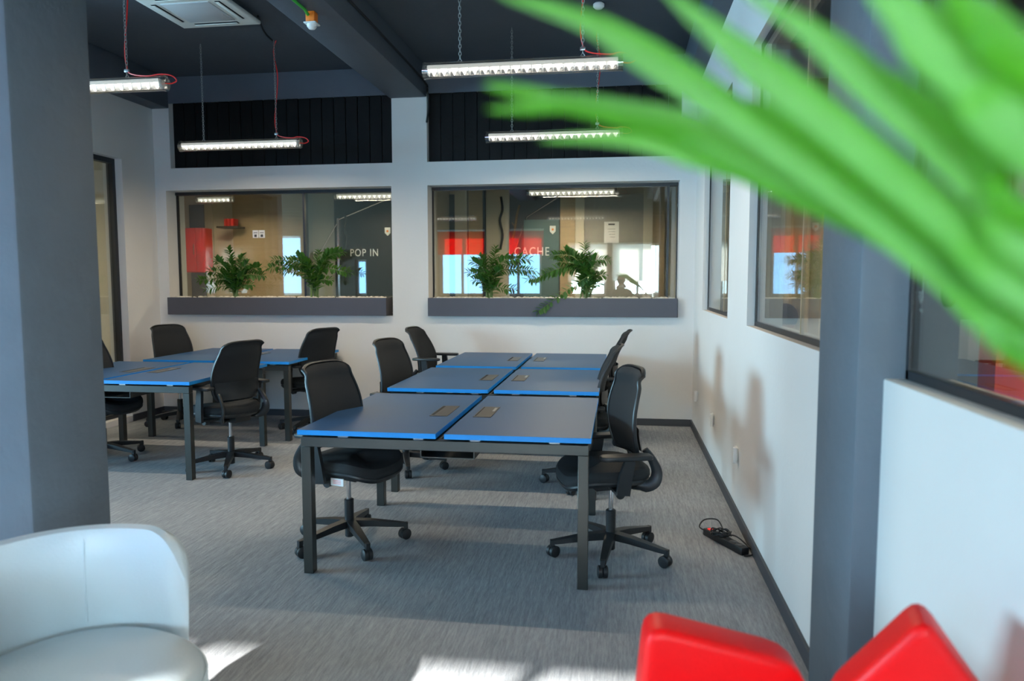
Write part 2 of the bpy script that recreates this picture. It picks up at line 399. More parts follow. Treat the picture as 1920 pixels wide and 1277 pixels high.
# rear wall behind the camera with its daylight openings
b = MB(); xs = sorted(OPEN)
b.box(-11.2, 1, REAR-.2, REAR, 0, 1.12); b.box(-11.2, 1, REAR-.2, REAR, 2.62, HC)
px = -11.2
for x0, x1, z0, z1 in xs:
    b.box(px, x0, REAR-.2, REAR, 1.12, 2.62); px = x1
    if z1 < 2.62: b.box(x0, x1, REAR-.2, REAR, z1, 2.62)
b.box(px, 1, REAR-.2, REAR, 1.12, 2.62); b.box(1, 5, REAR-.2, REAR, 0, HC)
struct(b.obj('wall_rear', mat('brown_rear_wall_paint', (.16, .13, .10), .8)))
for i, (x0, x1, z0, z1) in enumerate(OPEN):
    q = MB(); n = max(1, round((x1-x0)/.55))
    for k in range(n+1):
        xx = x0+.03+(x1-x0-.06)*k/n; q.box(xx-.03, xx+.03, REAR-.16, REAR-.10, z0, z1)
    q.box(x0, x1, REAR-.16, REAR-.10, z0, z0+.05); q.box(x0, x1, REAR-.16, REAR-.10, z1-.05, z1)
    struct(q.obj('window_%d' % (7+i), M_whitep))
struct(MB().box(-11.3, -11.2, REAR, 5, 0, HC).obj('wall_far_left', M_colm))
struct(MB().box(-11.2, XL-.22, 4.85, 5.0, 0, HC).obj('wall_hall_end', M_beige))
struct(MB().box(3.5, 3.6, REAR, 11.2, 0, HC).obj('wall_far_right', M_wood))
for i, (x0, x1) in enumerate(((-4.4, -3.2), (-3.05, -1.8))):
    r = MB().box(x0, x1, REAR+.03, REAR+.034, 2.10, 2.66).obj('roller_blind', M_blindr)
    MB().cyl((x0, REAR+.035, 2.68), (x1, REAR+.035, 2.68), .025, 12).obj('blind_tube', M_whitep, r)
    tag(r, 'red roller blind half lowered, ' + ('nearer the white blinds' if i else 'farther from the white blinds'), 'blind')
for i, (x0, x1) in enumerate(((-1.22, -.30), (-.18, 1.0))):
    x1 = min(x1, .72 if i else x1)
    r = MB().box(x0, x1, REAR+.03, REAR+.034, 1.46, 2.32).obj('roller_blind', M_blindw)
    MB().cyl((x0, REAR+.035, 2.34), (x1, REAR+.035, 2.34), .025, 12).obj('blind_tube', M_whitep, r)
    tag(r, 'white roller blind mostly lowered, ' + ('nearest the right wall' if i else 'next to the red blinds'), 'blind')

# ---- rooms behind the back glass
YF = 10.0
struct(MB().box(-7.0, 3.0, YF, YF+.1, 0, 3.2).obj('wall_far_back', M_beige2))
struct(MB().box(-7.1, -7.0, YB+.34, YF, 0, 3.2).obj('wall_far_back_left', M_beige))
struct(MB().box(-7.1, 3.0, YB+.34, YF+.1, 3.0, 3.1).obj('ceiling_far', M_ceil))
struct(MB().box(-2.405, -2.34, YB+.34, YF, 0, 3.0).obj('wall_divider', M_beige2))
struct(MB().box(2.9, 3.0, YB+.34, YF, 0, 3.0).obj('wall_far_back_right', M_beige2))
struct(MB().box(-11.2, -5.3, 7.6, 7.75, 0, HC).obj('wall_side_room', M_beige2))
def far(name, x0, x1, z0, z1, m, y0=YF-.04, y1=YF, bev=0):
    return struct(MB().box(x0, x1, y0, y1, z0, z1, bev=bev).obj(name, m))
far('door_1', -6.22, -5.98, 0, 2.58, M_dkpanel)
far('trim_7', -5.98, -5.86, 0, 2.66, M_beige2)
far('trim_8', -5.5, -4.42, 0, 2.95, M_wood, YF-.12)
far('trim_9', -4.42, -4.385, 0, 2.95, M_frame, YF-.14)
far('trim_10', -4.385, -3.98, 0, 2.95, M_room, YF-.06)
far('trim_11', -3.98, -3.0, 0, 2.95, M_chairp, YF-.10)
far('trim_12', -3.93, -3.90, 0, 2.35, M_chrome, YF-.14)
far('door_2', -2.51, -2.25, 0, 2.66, M_dkpanel)
far('trim_13', -2.25, -2.08, 0, 2.95, M_beige2, YF-.10)
far('trim_14', -2.06, -1.86, 0, 2.95, M_wood, YF-.08)
far('trim_15', -1.86, -1.83, 0, 2.95, M_frame, YF-.1)
far('trim_16', -1.5, -.80, 0, 2.95, M_dkpanel, YF-.03)
far('door_3', -1.30, -.82, 0, 2.30, M_teal, YF-.06)
far('trim_17', -.80, -.60, 0, 2.95, M_wood, YF-.12)
far('trim_18', -.60, -.48, 0, 2.95, M_beige2, YF-.09)
far('trim_19', -.48, .30, .9, 2.62, M_board2, YF-.05)
far('trim_20', .30, .42, 0, 2.95, M_beige2, YF-.09)
far('trim_21', .42, .58, 0, 2.95, M_wood, YF-.07)
ntc = MB(); ntc.use(M_paper).box(-.215, -.02, YF-.058, YF-.052, 1.98, 2.26)
ntc.use(M_dkpanel).box(-.16, -.075, YF-.0595, YF-.0585, 2.215, 2.235)
for k in range(4): ntc.box(-.17+.01*k, -.07, YF-.0595, YF-.0585, 2.16-.035*k, 2.164-.035*k)
tag(ntc.obj('paper_notice'), 'white paper notice pinned behind the right back window', 'notice')

def text(name, body, size, loc, m, rot=(R_(90), 0, 0), ext=.003):
    c = bpy.data.curves.new(name, 'FONT'); c.body = body; c.size = size; c.extrude = ext; c.space_character = 1.18
    c.align_x = 'CENTER'; c.align_y = 'CENTER'; c.materials.append(m)
    o = bpy.data.objects.new(name, c); COL.objects.link(o)
    bpy.context.view_layer.update(); me = bpy.data.meshes.new_from_object(o.evaluated_get(bpy.context.evaluated_depsgraph_get()))
    bpy.data.objects.remove(o); o = bpy.data.objects.new(name, me); COL.objects.link(o); o.location = loc; o.rotation_euler = rot; return o
o = text('meeting_room_lettering', 'POP IN', .145, (-3.55, YF-.103, 1.865), M_letter); o.scale = (.80, 1, 1)
tag(o, 'pale lettering reading POP IN on the dark meeting room wall', 'lettering')
o = text('door_lettering', 'CACHE', .165, (-1.19, YF-.063, 1.865), M_letter); o.scale = (.80, 1, 1)
tag(o, 'pale lettering reading CACHE beyond the right back window', 'lettering')
for x, wd_, yy in ((-3.205, 'above POP IN lettering', YF-.10), (-.905, 'above CACHE lettering', YF-.06)):
    s_ = MB(); s_.use(M_paper).prism([(x-.04, 2.215), (x-.04, 2.14), (x, 2.10), (x+.04, 2.14), (x+.04, 2.215)], 'y', yy-.010, yy, bev=.003)
    s_.use(M_orange).cyl((x, yy-.013, 2.165), (x, yy-.010, 2.165), .016, 12)
    tag(s_.obj('badge_sign'), 'small white shield badge, ' + wd_, 'sign')

# red wall cabinet in the left meeting room
t = thing('wall_cabinet', 'red lacquered wall cabinet behind the left back window', 'cabinet', (-6.06, YF-.3, 1.6))
MB().box(-.19, .19, .015, .3, 0, .63, bev=.006).obj('body', M_cab, t)
d = MB().box(-.185, .085, -.004, .013, .006, .624, bev=.004).obj('door', M_cab, t)
MB().box(.06, .07, -.022, -.005, .25, .4, bev=.003).obj('handle', M_chrome, d)
MB().box(.09, .185, -.004, .013, .006, .624, bev=.004).obj('door', M_cab, t)
# shelf with two red books
t = MB().box(-5.62, -5.30, YF-.35, YF-.14, 2.22, 2.245).obj('wall_shelf', M_chairp); tag(t, 'small dark wall shelf beside the veneer panel', 'shelf')
for k in range(3): tag(MB().box(-5.52+.05*k, -5.48+.05*k, YF-.32, YF-.18, 2.245, 2.35, bev=.003).obj('folder', M_cab), ['leftmost', 'middle', 'rightmost'][k]+' red folder standing on the small dark wall shelf', 'folder', 'red folders on the wall shelf')
# twisted branch ornaments
def branch(name, pts, m, label):
    q = MB(); q.sweep(smooth_curve(pts, 5), .016, 8)
    for i in range(1, len(pts)-1):
        a = Vector(pts[i]); q.sweep([a, a+Vector((random.uniform(-.07, .07), -.02, .07))], [.010, .004], 6)
    tag(q.obj(name, m), label, 'ornament')
branch('branch_ornament', [(-1.62, YF-.02, 2.62), (-1.60, YF-.02, 2.45), (-1.635, YF-.03, 2.3), (-1.60, YF-.02, 2.1), (-1.63, YF-.02, 1.9)], M_chairp, 'dark twisted branch ornament beyond the right back window')
branch('branch_ornament', [(-3.82, YF-.11, 2.40), (-3.80, YF-.11, 2.3), (-3.83, YF-.11, 2.2), (-3.79, YF-.11, 2.08), (-3.82, YF-.11, 1.95)], M_chairp, 'dark twisted branch ornament beyond the left back window')
branch('branch_ornament', [(-1.36, YF-.045, 2.5), (-1.40, YF-.045, 2.35), (-1.42, YF-.05, 2.2), (-1.45, YF-.045, 2.05)], M_trunk, 'brown twisted branch ornament left of the CACHE lettering')
q = MB().sweep([(-1.42, YF-.038, 1.9), (-1.26, YF-.038, 2.34), (-.80, YF-.038, 2.62)], .008, 6)
tag(q.obj('surface_conduit', M_chrome), 'thin pale conduit bent beyond the right back window', 'conduit')
q = MB().sweep([(-4.2, YF-.068, 1.9), (-3.90, YF-.108, 2.34), (-3.0, YF-.108, 2.68)], .008, 6)
tag(q.obj('surface_conduit', M_chrome), 'thin pale conduit bent beyond the left back window', 'conduit')

# ================================================================== PENDANT LAMPS
def chain(q, p0, p1, link=.030, rw=.0022, wd_=.0075):
    p0, p1 = Vector(p0), Vector(p1); D = p1-p0; n = max(2, int(D.length/(link*.74))); t = D.normalized()
    a = Vector((1, 0, 0)); bb = t.cross(a).normalized(); a = bb.cross(t)
    for i in range(n):
        c = p0 + D*((i+.5)/n); n1 = a if i % 2 else bb
        ring = []
        for k in range(8):
            an = 2*pi*k/8; ring.append(c + t*(link*.5*sin(an)) + n1*(wd_*cos(an)))
        for k in range(8):
            q.sweep([ring[k], ring[(k+1) % 8]], rw, 4, caps=False)
def make_lamp(label, loc, L=1.2, drop=.93, chains=(-.37, .36), lit=1., cell=18, simple=False, bent=None, cable=True):
    t = thing('pendant_lamp', label, 'lamp', loc, 0, 'clear tube pendant lamps')
    h = L/2; r = .048
    q = MB(); q.sweep([(-h, 0, 0), (h, 0, 0)], r, 28, caps=False); q.sweep([(-h, 0, 0), (h, 0, 0)], r-.003, 28, caps=False)
    q.obj('tube_housing', M_acryl, t)
    for s_ in (-1, 1):
        q = MB(); q.sweep([(s_*h, 0, 0), (s_*(h-.006), 0, 0)], r+.001, 28); q.sweep([(s_*(h+.002), 0, -.0), (s_*(h-.012), 0, 0)], r+.003, 28, caps=False)
        q.obj('end_cap', M_acryl, t)
    # reflector tray with scalloped cells and louvre fins
    q = MB(); p = (L-.06)/cell
    q.box(-h+.03, h-.03, -.030, .030, .020, .026)
    q.obj('mounting_tray', M_whitep, t)
    q = MB(); rows = []
    for zz, k in ((.022, .45), (.006, .40), (-.012, .22), (-.030, .05)):
        rows.append([(p*k*.86*cos(a_), .030*(k/.47)**.5*sin(a_), zz) for a_ in [2*pi*j/12 for j in range(12)]])
    q.grid(rows, close=True); lens = q.mesh('led_lens', M_led)
    fin = MB().prism([(-.036, .018), (.036, .018), (.024, -.030), (-.024, -.030)], 'x', -.0025, .0025).mesh('louvre_fin', M_fin)
    for i in range(cell): inst(lens, 'led_lens', t, Matrix.Translation((-h+.03+p*(i+.5), 0, 0)))
    for i in range(cell+1): inst(fin, 'louvre_fin', t, Matrix.Translation((-h+.03+p*i, 0, 0)))
    q = MB()
    for s_ in (-1, 1): q.prism([(-.5*h*2+.03, .02), (h-.03, .02), (h-.03, .0), (-h+.03, .0)], 'y', s_*.036-.0015, s_*.036+.0015)
    q.obj('reflector', M_reflc, t)
    if not simple:
        for cx in chains:
            q = MB(); top = drop
            chain(q, (cx, 0, r+.012), (cx, 0, top))
            q.sweep([(cx-.012, 0, r), (cx, 0, r+.022), (cx+.012, 0, r)], .0025, 5)
            q.obj('chain', M_zinc, t)
        if cable:
            cx = chains[1]; q = MB()
            pts = [(cx+.02, .004, drop), (cx-.012, .01, drop-.10), (cx+.022, .008, drop-.3), (cx+.012, .01, drop*.5), (cx-.016, .012, drop*.25), (cx+.004, 0, r+.05), (cx+.05, -.012, r+.012), (cx+.16, -.022, r-.004), (h-.02, -.02, r+.004), (h+.05, -.012, .042), (h+.075, 0, .014), (h+.04, 0, -.004), (h-.004, 0, 0)]
            q.sweep(smooth_curve(pts, 5), .0045, 6)
            q.obj('power_cord', M_redw, t)
            q = MB().box(cx-.016, cx+.016, -.008, .008, r+.03, r+.05, bev=.003); q.obj('cord_clip', M_zinc, t)
    l = bpy.data.lights.new('lamp_light', 'AREA'); l.shape = 'RECTANGLE'; l.size = L-.1; l.size_y = .014; l.energy = 30*lit*L/1.2; l.color = WARM; l.spread = R_(170)
    lo = bpy.data.objects.new('lamp_light', l); COL.objects.link(lo); lo.parent = t; lo.location = (0, 0, -.036)
    return t
ZT = 2.752; DR = HC-ZT
make_lamp('clear tube pendant lamp with red cord, nearest and largest of the right pair', (-.596, 4.45, ZT), drop=DR, chains=(-.375, .365))
make_lamp('clear tube pendant lamp with red cord, hanging before the right upper black boards', (-.588, 6.5, ZT-.008), drop=DR, chains=(-.367, .38))
make_lamp('clear tube pendant lamp with red cord, hanging before the left upper black boards', (-3.522, 6.5, ZT-.008), drop=DR, chains=(-.36, .365))
make_lamp('clear tube pendant lamp partly hidden by the left column', (-3.507, 4.45, ZT-.004), drop=DR, chains=(-.37, .33))
for i, (x, y, z, L, lab) in enumerate([(-5.25, 9.0, 2.54, .5, 'short lit tube lamp in the room behind the left window, over the red cabinet'), (-3.05, 9.0, 2.55, 1.1, 'lit tube lamp behind the left window, above the POP IN lettering'),
                                        (-.60, 9.1, 2.56, 1.1, 'lit tube lamp beyond the right back window')]):
    o = make_lamp(lab, (x, y, z), L=L, simple=True, lit=1.5, cell=max(6, int(L/.066))); o['group'] = 'tube lamps in the back rooms'
    q = MB(); q.sweep([(-L*.3, 0, .04), (-L*.3, 0, 3.0-z)], .003, 5); q.sweep([(L*.3, 0, .04), (L*.3, 0, 3.0-z)], .003, 5); q.obj('hanging_wire', M_zinc, o)
for i, (x, y, lab) in enumerate([(2.6, 5.6, 'tube lamp in the right side room, over the seated person'), (2.6, 1.4, 'tube lamp in the right side room, nearest the camera'), (-6.8, 6.2, 'tube lamp in the side room behind the left wall glass')]):
    o = make_lamp(lab, (x, y, 2.7), simple=True, lit=2.6 if i < 2 else 1.2); o['group'] = 'tube lamps in the side rooms'
    q = MB(); q.sweep([(-.37, 0, .04), (-.37, 0, DR)], .003, 5); q.sweep([(.37, 0, .04), (.37, 0, DR)], .003, 5); q.obj('hanging_wire', M_zinc, o)
for i, (x, y) in enumerate([(-3.5, .6), (-.9, .3)]):
    o = make_lamp('tube pendant lamp behind the camera, ' + ('left' if i == 0 else 'right'), (x, y, ZT), simple=True, lit=.3)
    q = MB(); q.sweep([(-.37, 0, .04), (-.37, 0, DR)], .003, 5); q.sweep([(.37, 0, .04), (.37, 0, DR)], .003, 5); q.obj('hanging_wire', M_zinc, o)

# ceiling services
t = thing('ceiling_air_unit', 'cream square ceiling air cassette with grille', 'air conditioner', (-3.32, 5.55, 3.60))
q = MB(); q.prism([(-.345, -.345), (.345, -.345), (.345, .345), (-.345, .345)], 'z', 0, .035, bev=.012); q.obj('panel', M_acw, t)
MB().box(-.20, .20, -.20, .20, -.008, .002, bev=.006).obj('intake_grille', mat('intake_grey', (.50, .51, .52), .6), t)
for a in range(4):
    M = Matrix.Rotation(a*pi/2, 4, 'Z')
    MB().box(-.19, .19, .242, .285, -.002, .004, M=M).obj('air_slot', M_dark, t)
    MB().box(-.185, .185, .250, .277, -.010, -.006, bev=.002, M=M @ Matrix.Rotation(.0, 4, 'X')).obj('louvre_flap', M_acw, t)
MB().box(-.30, .30, -.30, .30, .035, .08).obj('casing', M_ceil, t)
t = thing('motion_sensor', 'orange box motion sensor with white dome under the beam', 'sensor', (-2.17, 5.06, 3.365))
MB().box(-.034, .034, -.034, .034, -.075, 0, bev=.008).obj('back_box', M_orange, t)
q = MB(); q.box(-.045, .045, -.045, .045, -.085, -.075, bev=.004); q.lathe([(.036, -.085), (.034, -.1), (.022, -.115), (.004, -.12)], 20); q.obj('sensor_dome', M_whitep, t)
q = MB().sweep([(-.01, -.04, -.03), (-.01, -.09, -.012), (-.012, -.4, -.012), (-.012, -4.8, -.012)], .011, 10); q.obj('green_conduit', M_green, t)
q = MB(); q.lathe([(.03, 0), (.045, -.012), (.045, -.03), (.03, -.045), (.01, -.05)], 24)
o = q.obj('smoke_detector', M_whitep); o.location = (-.19, 6.05, HC); tag(o, 'white round smoke detector on the dark ceiling', 'detector')
q = MB().sweep(smooth_curve([(-1.985, -1.5, 3.52), (-1.985, 3, 3.52), (-1.985, 5.2, 3.53), (-1.985, 7.3, 3.50), (-1.97, 7.45, 3.40), (-1.965, 7.47, 3.25), (-1.985, 7.47, 3.10)], 4), .011, 8)
tag(q.obj('ceiling_cable', M_rubber), 'black cable clipped along the beam side and bending down the pilaster', 'cable')
q = MB().sweep(smooth_curve([(-3.0, 5.9, 3.67), (-3.1, 6.2, 3.65), (-3.157, 6.46, 3.66)], 4), .009, 8)
tag(q.obj('ceiling_cable', M_rubber), 'black cable from the air cassette to the left rear lamp chain', 'cable')

# wall sockets
for i, (y, z) in enumerate([(6.998, .395), (5.808, .401), (4.649, .401)]):
    lab = ['farthest white socket near the back corner', 'middle white wall socket on the right wall', 'nearest white socket, closest to the power strip'][i]
    t = thing('wall_socket', lab, 'socket', (XR, y, z), 0, 'white sockets low on the right wall')
    MB().box(-.012, 0, -.04, .04, -.04, .04, bev=.003).obj('plate', M_whitep, t)
    MB().box(-.034, -.012, -.075 if i else -.05, -.045 if i else -.02, -.05, .05, bev=.004).obj('flap', M_whitep, t)
    MB().cyl((-.013, .005, 0), (-.0125, .005, 0), .018, 16).obj('socket_hole', M_board2, t)

# ================================================================== PLANTERS
def rot_to(dir_, up_=Vector((0, 0, 1))):
    y = dir_.normalized(); x = y.cross(up_)
    if x.length < 1e-4: x = Vector((1, 0, 0))
    x.normalize(); z = x.cross(y)
    return Matrix((x, y, z)).transposed().to_4x4()
def leaf_mesh(name, L, W, m, fold=.18, droop=.12):
    q = MB(); rows = []
    for i in range(6):
        t_ = i/5; w_ = W*.5*(sin(pi*min(1, t_*.92+.06))**.8) if 0 < i < 5 else W*.04
        z = -droop*L*t_*t_
        rows.append([(-w_, L*t_, z+w_*fold*2), (0, L*t_, z), (w_, L*t_, z+w_*fold*2)])
    q.grid(rows); return q.mesh(name, m)
ZLEAF = [leaf_mesh('leaf', .092, .056, M_zz), leaf_mesh('leaf', .080, .050, M_zz), leaf_mesh('leaf', .105, .058, M_zz)]
def zz_plant(label, loc, stems, seed):
    rnd = random.Random(seed)
    t = thing('potted_plant', label, 'plant', loc, 0, 'green plants in the window planters')
    for (dx, dz, bend, dy) in stems:
        p0 = Vector((rnd.uniform(-.05, .05), rnd.uniform(-.03, .03), -.04))
        tip = Vector((dx, dy, dz))
        mid = Vector((dx*(.38-.25*bend), dy*.4, max(dz, .1)*(.62+.35*bend) + .05*bend))
        c = smooth_curve([p0, mid, tip], 9)
        L = sum((a-b_).length for a, b_ in zip(c, c[1:]))
        st = MB().sweep(c, [.0075-.005*i/(len(c)-1) for i in range(len(c))], 6).obj('stem', M_stem, t)
        n = int(L/.0175); start = .26 if L > .25 else .12
        for k in range(n):
            f = start+(1-start)*k/max(1, n-1)
            i = min(len(c)-2, int(f*(len(c)-1))); p = c[i].lerp(c[i+1], f*(len(c)-1)-i)
            tg = (c[i+1]-c[i]).normalized(); side = 1 if k % 2 else -1
            sd = tg.cross(Vector((rnd.uniform(-.3, .3), -1, rnd.uniform(-.2, .3)))).normalized()*side
            d_ = (sd*.9 + tg*(.55 if k < n-2 else 1.6) + Vector((0, rnd.uniform(-.5, .35), rnd.uniform(.0, .35)))).normalized()
            sc = rnd.uniform(.8, 1.15)*(1.05-.35*f)
            inst(rnd.choice(ZLEAF), 'leaf', st, Matrix.Translation(p) @ rot_to(d_) @ Matrix.Diagonal((sc, sc, sc, 1)))
    return t
def planter(label, x0, x1, seed, y0=YB-.05):
    t = thing('planter_box', label, 'planter', ((x0+x1)/2, y0, 1.107)); w_ = (x1-x0)/2; D = .2
    q = MB(); H = .19
    q.box(-w_, w_, 0, .018, 0, H); q.box(-w_, w_, D-.018, D, 0, H); q.box(-w_, -w_+.018, .018, D-.018, 0, H); q.box(w_-.018, w_, .018, D-.018, 0, H); q.box(-w_+.018, w_-.018, .018, D-.018, 0, .02)
    q.obj('box', M_planter, t)
    MB().box(-w_+.018, w_-.018, .018, D-.018, .02, H-.022).obj('soil', M_soil, t)
    rnd = random.Random(seed); q = MB()
    for k in range(300):
        r_ = rnd.uniform(.010, .024)
        bmv = bmesh.ops.create_icosphere(q.bm, subdivisions=1, radius=r_)['verts']
        M = Matrix.Translation((x0+w_-0+rnd.uniform(-w_+.03, w_-.03)-(x0+x1)/2+(x1-x0)*0 + (x0+x1)/2-(x0+w_), .02+rnd.uniform(.02, D-.05), H-.008+r_*.4)) @ Matrix.Rotation(rnd.uniform(0, 3), 4, 'Z') @ Matrix.Diagonal((1.3, .9, .62, 1))
        bmesh.ops.transform(q.bm, matrix=M, verts=bmv); q._fin({f for v in bmv for f in v.link_faces}, True)
    o = q.obj('pebbles', M_stone, t); o['kind'] = 'stuff'
planter('long slate grey planter box below the left back window', -4.955, -2.445, 1)
planter('long slate grey planter box below the right back window', -1.99, .572, 2)
PZ = 1.285; PY = YB+.03
zz_plant('bushy green plant at the left of the left planter', (-4.18, PY, PZ), [(-.42, .20, .7, -.02), (-.30, .30, .3, .0), (-.2, .42, .1, -.04), (-.08, .53, 0, .02), (-.03, .40, 0, -.05), (.08, .45, .1, .0), (.17, .38, .2, -.05), (.27, .34, .3, .02), (.34, .25, .6, -.03), (.12, .25, .2, -.08), (-.16, .22, .3, -.08), (-.33, .10, .8, -.04), (.22, .15, .4, -.06), (0, .28, 0, -.07)], 11)
zz_plant('spreading green plant at the right of the left planter', (-3.26, PY, PZ), [(-.46, .42, .5, -.02), (-.40, .30, .5, .0), (-.52, .33, .9, -.03), (-.2, .46, .2, .0), (.04, .50, 0, .02), (.15, .44, .1, -.04), (.26, .47, .3, 0), (.33, .50, .4, -.04), (.40, .28, .9, -.03), (.08, .30, 0, -.07), (.2, .2, .5, -.06), (-.06, .36, 0, -.05)], 12)
zz_plant('upright green plant at the left of the right planter', (-1.34, PY, PZ), [(-.18, .40, .2, -.03), (-.10, .44, .1, 0), (.06, .52, 0, 0), (.02, .40, 0, -.05), (-.22, .28, .3, -.04), (-.16, .2, .3, -.07), (.12, .30, .2, -.06), (.36, .42, .5, -.02), (.42, .30, .6, 0), (.20, .10, .6, -.06), (0, .25, 0, -.08)], 13)
zz_plant('arching green plant at the middle of the right planter, one frond hanging over the edge', (-.36, PY, PZ), [(.0, .56, -.1, .0), (-.03, .44, 0, -.03), (-.33, .45, .6, -.02), (-.25, .38, .5, -.04), (-.42, .26, 1.3, -.04), (-.58, .20, 1.5, -.02), (-.20, .5, .3, .02), (.10, .36, 0, -.05), (.24, .40, .6, -.03), (.20, .25, .3, -.04), (.14, .16, .2, -.06), (-.46, -.12, 2.2, -.10), (.05, .45, 0, .03)], 14)

# ================================================================== DESKS
def make_desk(label, loc, W=1.455, D=1.2, ends=True, gap=.042, inset=.0):
    """two tops side by side on one steel frame; origin at front-left corner on the floor"""
    t = thing('bench_desk', label, 'desk', loc, 0, 'blue bench desks'); Z = .74; th = .025
    hw = (W-gap)/2
    for i, (x0, x1) in enumerate(((0, hw), (W-gap-hw+gap, W))):
        q = MB(); q.use(M_top); q.box(x0+.0015, x1-.0015, .0015, D-.0015, Z-th+.001, Z)
        q.use(M_edge)
        q.box(x0, x1, 0, .0015, Z-th, Z-.0006); q.box(x0, x1, D-.0015, D, Z-th, Z-.0006); q.box(x0, x0+.0015, .0015, D-.0015, Z-th, Z-.0006); q.box(x1-.0015, x1, .0015, D-.0015, Z-th, Z-.0006)
        tp = q.obj('tabletop', None, t)
        px0 = x1-.15 if i == 0 else x0+.05
        q = MB(); q.use(M_port); q.box(px0, px0+.1, .45, .77, Z, Z+.0035, bev=.0015, seg=1)
        q.use(M_dark); q.box(px0+.006 if i == 0 else px0+.008, px0+.022 if i == 0 else px0+.014, .47, .75, Z+.003, Z+.0042)
        q.obj('cable_port', None, tp)
        if i == 1:
            q = MB(); q.box(px0+.078, px0+.094, .62, .72, Z+.0034, Z+.007, bev=.001, seg=1); q.obj('port_latch', M_zinc, tp)
    s_ = .05; zt = Z-th-.012
    for y in (.012, D-.012-s_):
        MB().box(.012, W-.012, y, y+s_, zt-s_, zt, bev=.002, seg=1).obj('cross_beam', M_deskm, t)
        for x in (.012, W-.012-s_):
            MB().box(x, x+s_, y, y+s_, 0, zt-s_, bev=.002, seg=1).obj('leg', M_deskm, t)
    for x in (.10, W/2-.05, W/2+.012, W-.14):
        MB().box(x, x+.04, .062, D-.062, zt-.04, zt, bev=.002, seg=1).obj('side_rail', M_deskm, t)
    q = MB()
    for x in (.2, hw-.12, hw+gap+.12, W-.2):
        for y in (.03, D-.05): q.box(x, x+.05, y, y+.03, zt, Z-th)
    q.obj('top_spacer', M_zinc, t)
    q = MB(); q.box(W/2-.14, W/2+.14, .15, D-.15, zt-.12, zt-.115); q.box(W/2-.14, W/2-.135, .15, D-.15, zt-.12, zt-.05); q.box(W/2+.135, W/2+.14, .15, D-.15, zt-.12, zt-.05); q.obj('cable_tray', M_deskm, t)
    return t
d0 = make_desk('blue double bench desk in the front row, nearest the camera', (-1.58, 3.39, 0))
dup(d0, (-1.585, 4.835, 0), 0, 'blue double bench desk in the middle row of the centre bench')
dup(d0, (-1.58, 6.17, 0), 0, 'blue double bench desk at the back of the centre bench')
dup(d0, (-4.57, 4.91, 0), 0, 'blue double bench desk on the left, partly hidden by the column')
dup(d0, (-4.44, 6.27, 0), 0, 'blue double bench desk in the left rear corner')

